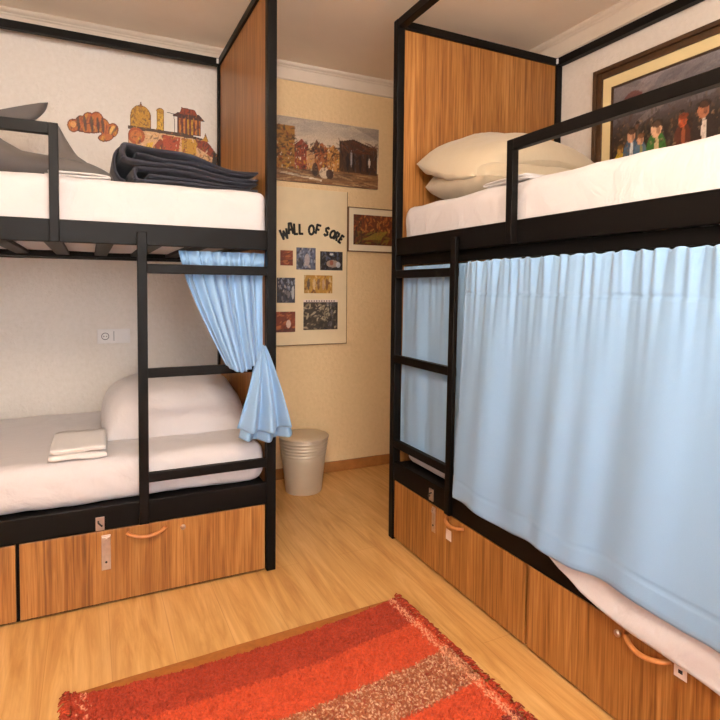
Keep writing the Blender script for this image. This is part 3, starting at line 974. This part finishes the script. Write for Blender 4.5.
# unframed street painting on the back wall
px0, px1, pz0, pz1 = 0.95, 1.733, 1.859, 2.249
pt_ = thing('painting', 'unframed canvas of an old street hung highest on the back wall', 'painting', ((px0 + px1) / 2, YW, pz0))
panel_box(px0, px1, pz0, pz1, 0.0, 0.020, 'canvas', 'thin', pt_)
w, h = px1 - px0, pz1 - pz0
c = Canvas(w, h, 190, 92, (0, 0, 0))
c.grad(C8(232, 206, 168), C8(168, 152, 140), h * 0.35, h)
c.strokes((0, w, h * 0.5, h), [C8(214, 192, 160), C8(190, 172, 152), C8(150, 138, 130)], 60, 0.09, 0.02, 0.1, 0.2, 0.25)
c.poly([(0, 0), (w, 0), (w, h * 0.26), (0, h * 0.22)], C8(132, 92, 58))
c.poly([(0, h * 0.14), (0, h * 0.86), (0.20, h * 0.86), (0.205, h * 0.16)], C8(156, 108, 44))
c.strokes((0, 0.20, h * 0.15, h * 0.85), GO[:1] + GO[2:] + RU[:2] + DK + DK, 200, 0.018, 0.006, 0.1, 0.6, 0.6)
for x0, x1, z0, z1, cc in ((0.20, 0.29, .2, .58, C8(140, 62, 40)), (0.28, 0.35, .2, .5, C8(190, 140, 92)), (0.33, 0.43, .22, .56, C8(158, 92, 50)), (0.42, 0.50, .22, .55, C8(190, 132, 66))):
    c.poly([(x0, h * z0), (x1, h * z0), (x1, h * z1), ((x0 + x1) / 2, h * (z1 + 0.1)), (x0, h * z1)], cc)
c.poly([(0.30, h * 0.48), (0.345, h * 0.70), (0.40, h * 0.50)], C8(104, 64, 46))
c.strokes((0.2, 0.5, h * 0.15, h * 0.6), RU + GO + DK + [C8(214, 190, 150)], 190, 0.012, 0.005, PI / 2, 0.7, 0.6)
c.poly([(0.50, h * 0.24), (0.50, h * 0.72), (0.60, h * 0.78), (w - 0.01, h * 0.66), (w - 0.01, h * 0.22)], C8(74, 48, 34))
c.strokes((0.5, w, h * 0.25, h * 0.72), DK + [C8(112, 70, 44), C8(92, 84, 84)], 130, 0.020, 0.004, PI / 2, 0.4, 0.55)
for x in (0.56, 0.60, 0.65, 0.70):
    c.ell(x, h * 0.40, 0.010, h * 0.15, C8(40, 30, 28), 0.9)
c.ell(0.585, h * 0.46, 0.006, h * 0.14, C8(176, 168, 164), 0.8); c.ell(0.715, h * 0.42, 0.007, h * 0.08, C8(224, 208, 190), 0.9)
c.poly([(0.0, h * 0.15), (0.38, h * 0.04), (0.38, h * 0.07), (0.0, h * 0.19)], C8(214, 196, 168))
c.strokes((0, w, 0, h * 0.2), [C8(150, 110, 70), C8(104, 74, 50), C8(184, 150, 104), C8(74, 56, 44)], 120, 0.05, 0.005, -0.05, 0.1, 0.5)
c.ell(0.40, h * 0.18, 0.035, h * 0.09, C8(214, 190, 160), 0.85); c.ell(0.435, h * 0.17, 0.026, h * 0.08, C8(60, 34, 28), 0.95); c.ell(0.335, h * 0.22, 0.02, h * 0.11, C8(50, 34, 28), 0.85)
c.strokes((0.0, 0.50, h * 0.18, h * 0.62), DK + [C8(100, 60, 34), C8(226, 206, 170)], 200, 0.008, 0.0022, PI / 2, 0.25, 0.75)
c.strokes((0.20, 0.50, h * 0.42, h * 0.64), DK + RU[3:], 70, 0.016, 0.003, 0.5, 0.5, 0.7)
c.strokes((0.50, w, h * 0.56, h * 0.74), RU[3:] + [C8(120, 74, 44)], 60, 0.030, 0.003, -0.25, 0.2, 0.6)
c.poly([(0.60, h * 0.98), (w, h * 0.80), (w, h)], C8(120, 108, 104), 0.5)
c.grain(0.08)
c.mesh((px0, YW - 0.0205, pz0), (1, 0, 0), (0, 0, 1)).build('picture', M['paint'], pt_)

# thin-framed autumn print, partly behind the right bed
fx0, fx1, fz0, fz1 = 1.516, 2.01, 1.442, 1.731
fp = thing('framed_print', 'thin-framed autumn landscape print beside the collage board', 'picture', ((fx0 + fx1) / 2, YW, fz0))
mb = MB(); e = 0.006
for b in ((fx0, fx0 + e, fz0, fz1), (fx1 - e, fx1, fz0, fz1), (fx0 + e, fx1 - e, fz0, fz0 + e), (fx0 + e, fx1 - e, fz1 - e, fz1)):
    mb.box(b[0], b[1], YW - 0.022, YW, b[2], b[3])
mb.build('frame', M['thin'], fp)
panel_box(fx0 + e, fx1 - e, fz0 + e, fz1 - e, 0.0, 0.014, 'mount', 'mount2', fp)
w, h = fx1 - fx0 - 0.082, fz1 - fz0 - 0.092
c = Canvas(w, h, 110, 60, C8(104, 52, 26))
c.strokes((0, w, h * 0.4, h), [C8(140, 66, 28), C8(176, 98, 44), C8(84, 42, 26), C8(206, 140, 70)], 150, 0.018, 0.006, PI / 2, 0.7, 0.55)
c.strokes((0, w, 0, h * 0.45), [C8(96, 82, 32), C8(140, 118, 42), C8(60, 36, 26), C8(110, 70, 40)], 110, 0.025, 0.006, 0.4, 0.4, 0.6)
c.poly([(0.06, h * 0.15), (0.16, h * 0.42), (0.26, h * 0.5), (0.2, h * 0.2)], C8(150, 132, 48), 0.6)
c.strokes((0, 0.06, 0, h), DK, 30, 0.006, 0.02, 0, 0.2, 0.6)
c.grain(0.1)
c.mesh((fx0 + 0.041, YW - 0.0155, fz0 + 0.046), (1, 0, 0), (0, 0, 1)).build('picture', M['paint'], fp)

# collage board with lettering
bx0, bx1, bz0, bz1 = 0.91, 1.507, 0.844, 1.820
bd = thing('picture_board', 'cream collage board with black arched lettering on the back wall', 'board', ((bx0 + bx1) / 2, YW, bz0))
panel_box(bx0, bx1, bz0, bz1, 0.0, 0.024, 'panel', 'board', bd, bevel=0.002)
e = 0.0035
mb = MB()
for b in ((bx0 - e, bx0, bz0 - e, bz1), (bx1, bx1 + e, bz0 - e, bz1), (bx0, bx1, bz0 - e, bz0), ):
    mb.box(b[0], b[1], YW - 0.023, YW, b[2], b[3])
mb.build('edge_shadow_strip', M['thin'], bd)  # thin brown strips stand in for the shadow line around the board
G = {'W': [[(0, 1), (.22, 0), (.5, .75), (.78, 0), (1, 1)]], 'A': [[(.05, 0), (.28, 1), (.72, 1), (.95, 0)], [(.15, .42), (.85, .42)]],
     'L': [[(.1, 1), (.1, 0), (.85, 0)]], 'O': [[(.5 + .45 * math.cos(a * PI / 6), .5 + .5 * math.sin(a * PI / 6)) for a in range(13)]],
     'F': [[(.1, 0), (.1, 1), (.9, 1)], [(.1, .52), (.7, .52)]], 'S': [[(.9, .85), (.55, 1), (.15, .8), (.3, .55), (.7, .45), (.85, .2), (.45, 0), (.05, .15)]],
     'R': [[(.1, 0), (.1, 1), (.7, .95), (.8, .7), (.6, .5), (.1, .48)], [(.45, .5), (.95, 0)]], 'E': [[(.9, 1), (.1, 1), (.1, 0), (.9, 0)], [(.1, .52), (.75, .52)]]}
# letter: character, centre px-free world x, z, width, height, tilt (deg)
WMX = lambda x: 1.053 + (x - 1.006) * 1.0386
WMZ = lambda z: 0.842 + (z - 0.86) * 1.0528
LET = [('W', 1.034, 1.516, 0.043, 0.056, 16), ('A', 1.073, 1.547, 0.030, 0.062, 8), ('L', 1.108, 1.549, 0.027, 0.062, 4), ('L', 1.142, 1.550, 0.030, 0.058, 1),
       ('O', 1.206, 1.547, 0.036, 0.054, -4), ('F', 1.251, 1.550, 0.032, 0.056, -12), ('S', 1.306, 1.542, 0.028, 0.052, -20), ('O', 1.345, 1.528, 0.032, 0.046, -26),
       ('R', 1.373, 1.515, 0.026, 0.050, -30), ('E', 1.404, 1.500, 0.022, 0.046, -32)]
WMX = lambda x: 1.053 + (x - 1.006) * 1.0386
WMZ = lambda z: 0.842 + (z - 0.86) * 1.0528
for word in (LET[:4], LET[4:6], LET[6:]):
    mb = MB()
    for ch, lx, lz, lw, lh, tilt in word:
        lx, lz, lw, lh = WMX(lx), WMZ(lz), lw * 1.04, lh * 1.05
        r = math.radians(tilt); cs, sn = math.cos(r), math.sin(r)
        for line in G[ch]:
            q = []
            for a, b in line:
                dx, dz = (a - 0.5) * lw, (b - 0.5) * lh
                q.append((lx + dx * cs - dz * sn, YW - 0.0265, lz + dx * sn + dz * cs))
            for p0, p1 in zip(q, q[1:]):
                mb.tube([p0, p1], [(0.0030, 0.0074)] * 2, 8)
            for p in q[1:-1]:
                mb.tube([(p[0], YW - 0.0298, p[2]), (p[0], YW - 0.0235, p[2])], 0.0072, 10)
    t_ = mb.build('lettering', M['ink'], bd); t_['label'] = 'black arched lettering'

# the photographs pinned on it; measured edges in board plane
def shot(x0, x1, z0, z1, label, base, pals, tilt=0.0, header=None, extra=None):
    x0, x1, z0, z1 = WMX(x0), WMX(x1), WMZ(z0), WMZ(z1)
    w, h = x1 - x0, z1 - z0
    loc = ((x0 + x1) / 2, YW - 0.0260, (z0 + z1) / 2)
    o = thing('photo_print', label, 'photo', loc, 'photo prints on the collage board')
    MB().box(x0, x1, YW - 0.0265, YW - 0.0245, z0, z1).build('print', M['label'] if header else M['dark'], o)
    hh = h * 0.92 if header else h
    c = Canvas(w, hh, 56, 46, base)
    for pal, box, n, ln, wd, an, sp in pals:
        c.strokes((box[0] * w, box[1] * w, box[2] * hh, box[3] * hh), pal, n, ln, wd, an, sp, 0.65)
    if extra:
        extra(c, w, hh)
    c.grain(0.08)
    c.mesh((x0, YW - 0.0270, z0), (1, 0, 0), (0, 0, 1)).build('image', M['paint'], o)
    if header:
        mb = MB()
        for k in range(12):
            a = x0 + w * (0.07 + 0.073 * k)
            mb.box(a, a + w * 0.038, YW - 0.0271, YW - 0.0264, z1 - h * 0.062, z1 - h * 0.025)
        mb.build('header_marks', M['dark'], o)
    return o
BL = [C8(92, 98, 118), C8(54, 54, 66), C8(150, 156, 170), C8(32, 28, 32), C8(176, 166, 160)]
DB = [C8(40, 34, 34), C8(70, 62, 62), C8(24, 20, 22), C8(120, 112, 112)]
BR = [C8(120, 52, 28), C8(150, 76, 40), C8(92, 40, 26), C8(186, 110, 60)]
OC = [C8(176, 130, 50), C8(120, 78, 40), C8(206, 160, 74), C8(90, 50, 36), C8(214, 186, 140)]
SE = [C8(92, 80, 60), C8(60, 50, 40), C8(150, 134, 104), C8(40, 34, 30), C8(200, 184, 152)]
shot(1.011, 1.089, 1.332, 1.420, 'small rust red photo, leftmost of the top row on the collage board', BR[0], [(BR, (0, 1, 0, 1), 60, .02, .006, 0.1, .3)])
shot(1.111, 1.234, 1.310, 1.440, 'blue grey upright photo in the middle of the top row', BL[0],
     [(BL, (0, 1, 0, 1), 90, .012, .006, PI / 2, .6)], extra=lambda c, w, h: (c.ell(w * .55, h * .45, w * .14, h * .28, C8(190, 172, 166), .7), c.ell(w * .2, h * .3, w * .16, h * .25, DB[2], .7)))
shot(1.264, 1.413, 1.310, 1.423, 'dark group photo at the right end of the top row', DB[0],
     [(DB + BL[:1], (0, 1, 0, 1), 70, .014, .006, PI / 2, .8)], extra=lambda c, w, h: (c.ell(w * .55, h * .35, w * .28, h * .2, C8(186, 160, 140), .7), c.ell(w * .5, h * .4, w * .08, h * .14, C8(150, 70, 40), .8), c.ell(w * .8, h * .3, w * .1, h * .16, C8(196, 200, 208), .7), c.ell(w * .5, h * .85, w * .08, h * .06, C8(220, 214, 206), .8)))
shot(0.990, 1.103, 1.113, 1.260, 'dark blue grey photo, middle of the left column on the board', BL[1],
     [(BL, (0, 1, .4, 1), 50, .014, .006, PI / 2, .6), (DB, (0, 1, 0, .5), 50, .014, .006, PI / 2, .6)], extra=lambda c, w, h: c.ell(w * .88, h * .4, w * .08, h * .26, C8(200, 196, 196), .7))
shot(1.161, 1.345, 1.170, 1.278, 'ochre photo of upright figures in the centre of the board', OC[0],
     [(OC, (0, 1, 0, 1), 80, .016, .005, PI / 2, .4)], extra=lambda c, w, h: [c.ell(w * x, h * .5, w * .05, h * .32, k, .75) for x, k in ((.15, BL[1]), (.35, OC[4]), (.5, OC[3]), (.68, C8(180, 150, 120)), (.8, OC[3]))])
shot(0.985, 1.105, 0.940, 1.061, 'rust brown photo, lowest of the left column on the board', BR[0],
     [(BR, (0, 1, 0, 1), 60, .016, .006, 0.5, .5)], extra=lambda c, w, h: (c.ell(w * .65, h * .4, w * .12, h * .2, C8(226, 200, 180), .8), c.poly([(0, 0), (w, 0), (w, h * .2), (0, h * .12)], C8(80, 40, 34), .8)))
shot(1.157, 1.382, 0.950, 1.131, 'largest photo, dark sepia under a pale header strip, bottom right', SE[1], 
     [(SE, (0, 1, 0, 1), 100, .018, .006, 0.3, .8), (DB, (.65, 1, 0, 1), 50, .02, .008, PI / 2, .4), (SE[2:3] + SE[4:], (.35, .75, .3, .9), 50, .010, .004, .8, 1.0)], header=True)

# framed painting on the right wall
gy0, gy1, gz0, gz1 = 2.074, 0.66, 1.62, 2.297
pa = thing('painting', 'large dark painting of a crowd in a wide frame on the right wall', 'painting', (XW, (gy0 + gy1) / 2, gz0))
def ring(y0, y1, z0, z1, wd, x0, x1):
    mb = MB()
    for a, b, cc, dd in ((y1, y1 + wd, z0, z1), (y0 - wd, y0, z0, z1), (y1 + wd, y0 - wd, z0, z0 + wd), (y1 + wd, y0 - wd, z1 - wd, z1)):
        mb.box(x0, x1, a, b, cc, dd)
    return mb
ring(gy0, gy1, gz0, gz1, 0.022, XW - 0.034, XW).build('frame', M['frame'], pa, bevel=0.004)
ring(gy0 - 0.022, gy1 + 0.022, gz0 + 0.022, gz1 - 0.022, 0.030, XW - 0.026, XW).build('inner_moulding', M['frame'], pa, bevel=0.004)
ring(gy0 - 0.052, gy1 + 0.052, gz0 + 0.052, gz1 - 0.052, 0.052, XW - 0.016, XW).build('mount', M['mount'], pa)
ring(gy0 - 0.104, gy1 + 0.104, gz0 + 0.104, gz1 - 0.104, 0.008, XW - 0.020, XW).build('slip', M['frame'], pa)
iy0, iy1, iz0, iz1 = gy0 - 0.112, gy1 + 0.112, gz0 + 0.112, gz1 - 0.112
MB().box(XW - 0.010, XW, iy1, iy0, iz0, iz1).build('canvas', M['dark'], pa)
w, h = iy0 - iy1, iz1 - iz0
c = Canvas(w, h, 260, 96, C8(58, 48, 44))
c.grad(C8(44, 34, 30), C8(126, 118, 120), h * 0.45, h)
c.strokes((0, w, h * 0.6, h), [C8(112, 108, 114), C8(94, 90, 96), C8(140, 128, 126), C8(80, 72, 72)], 90, 0.09, 0.016, 0.15, 0.25, 0.4)
c.strokes((0, w, h * 0.0, h * 0.66), DK + [C8(84, 66, 48), C8(60, 54, 50), C8(104, 84, 60)], 420, 0.022, 0.008, PI / 2, 0.5, 0.5)
c.ell(0.11, h * 0.80, 0.055, h * 0.10, C8(96, 40, 26), 0.8); c.ell(0.12, h * 0.76, 0.045, h * 0.06, C8(60, 30, 24), 0.8)
def person(x, z, s, skin, cloth, front, tone):
    c.ell(x, z - 0.075 * s, 0.040 * s, 0.065 * s, cloth, 0.9)
    c.ell(x + 0.004, z - 0.07 * s, 0.009 * s, 0.050 * s, front, 0.9)
    c.ell(x, z, 0.021 * s, 0.030 * s, skin, 0.95)
    c.ell(x + 0.004 * s, z + 0.020 * s, 0.023 * s, 0.014 * s, tone, 0.9)
    c.ell(x + 0.008 * s, z - 0.004 * s, 0.007 * s, 0.016 * s, C8(110, 66, 46), 0.6)
sk1, sk2 = C8(204, 150, 112), C8(176, 110, 76)
for k in range(26):
    person(RNG.uniform(0.02, w), h * RNG.uniform(0.38, 0.58), 0.55, C8(104, 76, 56), C8(54, 46, 42), C8(78, 68, 58), C8(34, 26, 24))
person(0.045, h * 0.32, 0.8, C8(170, 130, 60), C8(196, 166, 40), C8(170, 140, 40), C8(90, 66, 30))
person(0.105, h * 0.44, 1.05, sk1, C8(66, 92, 116), C8(214, 214, 214), C8(60, 40, 30))
person(0.155, h * 0.38, 0.85, sk1, C8(80, 110, 130), C8(150, 140, 80), C8(110, 70, 40))
person(0.235, h * 0.44, 1.25, C8(226, 176, 140), C8(58, 112, 46), C8(206, 176, 130), C8(44, 32, 24))
person(0.36, h * 0.45, 0.95, C8(186, 84, 44), C8(90, 44, 32), C8(150, 80, 50), C8(120, 52, 30))
person(0.45, h * 0.50, 1.2, sk2, C8(50, 38, 34), C8(222, 206, 192), C8(46, 32, 26))
person(0.58, h * 0.46, 1.1, sk1, C8(70, 52, 46), C8(180, 166, 150), C8(50, 34, 28))
person(0.72, h * 0.46, 1.2, sk2, C8(110, 40, 34), C8(190, 160, 130), C8(40, 30, 26))
person(0.88, h * 0.48, 1.1, sk1, C8(50, 66, 92), C8(200, 196, 190), C8(70, 44, 30))
person(1.04, h * 0.46, 1.1, sk2, C8(84, 78, 40), C8(150, 130, 100), C8(40, 30, 26))
c.strokes((0, w, h * 0.1, h * 0.6), DK + [C8(120, 90, 60), C8(150, 110, 70), C8(86, 72, 62), C8(170, 140, 110)], 400, 0.009, 0.004, PI / 2, 0.9, 0.45)
c.strokes((0, w, 0, h * 0.22), DK + [C8(96, 72, 52)], 120, 0.03, 0.006, 0.1, 0.3, 0.5)
c.grain(0.09)
c.mesh((XW - 0.0115, iy0, iz0), (0, -1, 0), (0, 0, 1)).build('picture', M['paint'], pa)

# ------------------------------------------------------------------ bin
bn = thing('waste_bin', 'round champagne metal bin with lid standing against the back wall', 'bin', (1.138, 3.105, 0))
prof = [(0.104, 0.0), (0.107, 0.004), (0.128, 0.20), (0.131, 0.215)]
for k in range(5):
    z = 0.220 + k * 0.019
    r = 0.132 + 0.0026 * k
    prof += [(r - 0.003, z), (r + 0.0015, z + 0.005), (r + 0.0018, z + 0.011), (r - 0.003, z + 0.016)]
prof += [(0.144, 0.318), (0.120, 0.318)]
MB().lathe(1.138, 3.105, prof, 56).build('body', M['bin'], bn, smooth=True)
MB().lathe(1.138, 3.105, [(0.139, 0.3185), (0.1475, 0.3190), (0.149, 0.327), (0.146, 0.331), (0.10, 0.333), (0.04, 0.334)], 56).build('lid', M['bin'], bn, smooth=True)

# ------------------------------------------------------------------ rug
A, Bc = Vector((-0.068, 1.803, 0)), Vector((1.056, 1.850, 0))
ex = (Bc - A).normalized(); ey = Vector((ex.y, -ex.x, 0)); RW = (Bc - A).length; RL = 1.55
rg = thing('rug', 'red and orange striped shaggy rug lying on the floor between the beds', 'rug', tuple(A + ex * RW / 2 + ey * RL / 2))
DR, OR, BG, MR = C8(160, 52, 25), C8(192, 70, 33), C8(158, 90, 56), C8(122, 40, 28)
bands = [(0.0, DR), (0.175, OR), (0.345, BG), (0.515, OR), (0.665, MR), (0.86, OR), (1.03, BG), (1.20, OR), (1.37, DR), (9, DR)]
nu, nv = 300, 400
def bow(a):
    t = min(1, max(0, a / RW))
    return 0.072 * math.sin(t * PI) ** 0.55 * (1 - 0.35 * t)
mb = MB(); cols = []
for j in range(nv + 1):
    for i in range(nu + 1):
        a, b = i / nu * RW, j / nv * RL
        wob = 0.014 * nz(a * 5, b * 5, 3.0) + 0.004 * RNG.normal()
        edge = min(a, RW - a, b, RL - b)
        hgt = 0.006 + 0.011 * min(1, edge / 0.012) + (0.0028 * RNG.normal() + 0.003 * nz(a * 30, b * 30, 0)) * (edge > 0.003)
        side = 0.010 * nz(b * 25, 1.0, 0.5) * math.exp(-min(a, RW - a) / 0.03)
        b0 = bow(a)
        p = A + ex * (a + side + 0.0012 * RNG.normal() * (edge > 0)) + ey * (b0 + b * (RL - b0) / RL + 0.0012 * RNG.normal() * (edge > 0.01))
        mb.v.append((p.x, p.y, max(0.002, hgt)))
        bb = b + wob
        col = DR
        for (b0, c0), (b1, _) in zip(bands, bands[1:]):
            if b0 <= bb < b1:
                col = c0
        k = RNG.uniform(0.78, 1.2)
        col = np.array(col)
        if tuple(col) == BG and RNG.random() < 0.32:
            col = np.array(C8(214, 168, 132)) if RNG.random() < 0.6 else np.array(C8(140, 50, 30))
        # speckled light selvedge along both short ends
        e = min(a, RW - a) + 0.006 * RNG.normal()
        if 0.022 < e < 0.046 and RNG.random() < (0.6 if a > RW / 2 else 0.2):
            col = np.array(C8(220, 150, 112))
        cols.append(np.clip(col * k, 0, 1))
for j in range(nv):
    for i in range(nu):
        a = j * (nu + 1) + i
        mb.f.append((a, a + 1, a + nu + 2, a + nu + 1))
mb.c = cols
mb.build('pile', M['pile'], rg, smooth=False)
# brown woven border showing along the far long edge
def border(u, v):
    a = 0.02 + (RW - 0.04) * u
    p = A + ex * a + ey * ((bow(a) + 0.012) * (1 - v) + 0.002 * nz(a * 9, 0, 0) * v)
    return (p.x, p.y, 0.009 - 0.007 * v + 0.004 * math.sin(v * PI))
MB().grid(border, 120, 6).build('border_strip', M['backing'], rg, smooth=True)
# shaggy ends: short wool strands
mb = MB(); cols = []
for end in (0, 1):
    for k in range(520):
        b = RNG.uniform(0, RL); a0 = 0.004 if end == 0 else RW - 0.004
        ln = RNG.uniform(0.012, 0.032); d = -1 if end == 0 else 1
        p0 = A + ex * a0 + ey * b
        sw = RNG.normal() * 0.010
        P0 = (p0.x, p0.y, 0.010 + RNG.uniform(0, 0.006)); q = p0 + ex * d * ln * 0.6 + ey * sw * 0.5; P1 = (q.x, q.y, 0.012 + RNG.uniform(0, 0.006))
        q = p0 + ex * d * ln + ey * sw; P2 = (q.x, q.y, 0.004 + RNG.uniform(0, 0.006))
        n0 = len(mb.v)
        mb.tube([P0, P1, P2], [0.0026, 0.0024, 0.0014], 5)
        col = np.array(DR if RNG.random() < 0.7 else OR) * RNG.uniform(0.7, 1.15)
        cols += [col] * (len(mb.v) - n0)
mb.c = cols
fo = mb.build('fringe', M['pile'], rg, smooth=True)
fo['kind'] = 'stuff'

# ------------------------------------------------------------------ lights
LX, LY = 0.10, 0.35
lamp = thing('ceiling_lamp', 'round opal globe lamp hanging from the ceiling in the middle of the room', 'lamp', (LX, LY, ZC))
MB().lathe(LX, LY, [(0.055, ZC), (0.055, ZC - 0.015), (0.02, ZC - 0.03)], 32).build('rose', M['plastic'], lamp, smooth=True)
MB().lathe(LX, LY, [(0.008, ZC - 0.0305), (0.008, ZC - 0.16), (0.03, ZC - 0.165), (0.03, ZC - 0.195)], 24).build('stem', M['plastic'], lamp, smooth=True)
MB().lathe(LX, LY, [(0.115 * math.sin(a * PI / 24) + 0.0005, ZC - 0.305 + 0.115 * math.cos(a * PI / 24)) for a in range(1, 25)], 48).build('globe', M['glow'], lamp, smooth=True)

def area(name, loc, target, sx, sy, power, col):
    L = bpy.data.lights.new(name, 'AREA')
    L.shape = 'RECTANGLE'; L.size = sx; L.size_y = sy; L.energy = power; L.color = col
    o = bpy.data.objects.new(name, L); COL.objects.link(o); o.location = loc
    o.rotation_euler = (Vector(target) - Vector(loc)).to_track_quat('-Z', 'Y').to_euler()
    return o
# daylight arriving at the window behind the camera
area('window_daylight', ((WX0 + WX1) / 2, YB - 0.25, 1.6), (0.4, 2.5, 1.1), 2.4, 1.6, 115, (0.95, 0.97, 1.0))

wd = bpy.data.worlds.new('sky'); SC.world = wd
wd.use_nodes = True
nt = wd.node_tree
bg = nt.nodes['Background']
sky = nt.nodes.new('ShaderNodeTexSky'); sky.sky_type = 'HOSEK_WILKIE'; sky.turbidity = 4.0; sky.sun_direction = (0.3, 0.5, 0.8)
nt.links.new(sky.outputs[0], bg.inputs[0]); bg.inputs[1].default_value = 0.6

# ------------------------------------------------------------------ camera
yaw, pitch, roll = (math.radians(a) for a in (25.8123, 2.3554, 0.50457))
F = Vector((math.sin(yaw) * math.cos(pitch), math.cos(yaw) * math.cos(pitch), -math.sin(pitch)))
R0 = Vector((math.cos(yaw), -math.sin(yaw), 0)); U0 = R0.cross(F)
R = R0 * math.cos(roll) + U0 * math.sin(roll); U = U0 * math.cos(roll) - R0 * math.sin(roll)
cam = bpy.data.cameras.new('camera'); co = bpy.data.objects.new('camera', cam); COL.objects.link(co)
SHY = -48.3246 / 720
cam.sensor_width = 36; cam.lens = 560.19 / 720 * 36; cam.shift_y = SHY; cam.clip_start = 0.02
co.matrix_world = Matrix(((R.x, U.x, -F.x, CAM.x), (R.y, U.y, -F.y, CAM.y), (R.z, U.z, -F.z, CAM.z), (0, 0, 0, 1)))
SC.camera = co

SC.view_settings.view_transform = 'Standard'
SC.view_settings.look = 'None'
SC.view_settings.gamma = 1
SC.view_settings.use_curve_mapping = False
SC.view_settings.exposure = 0.1
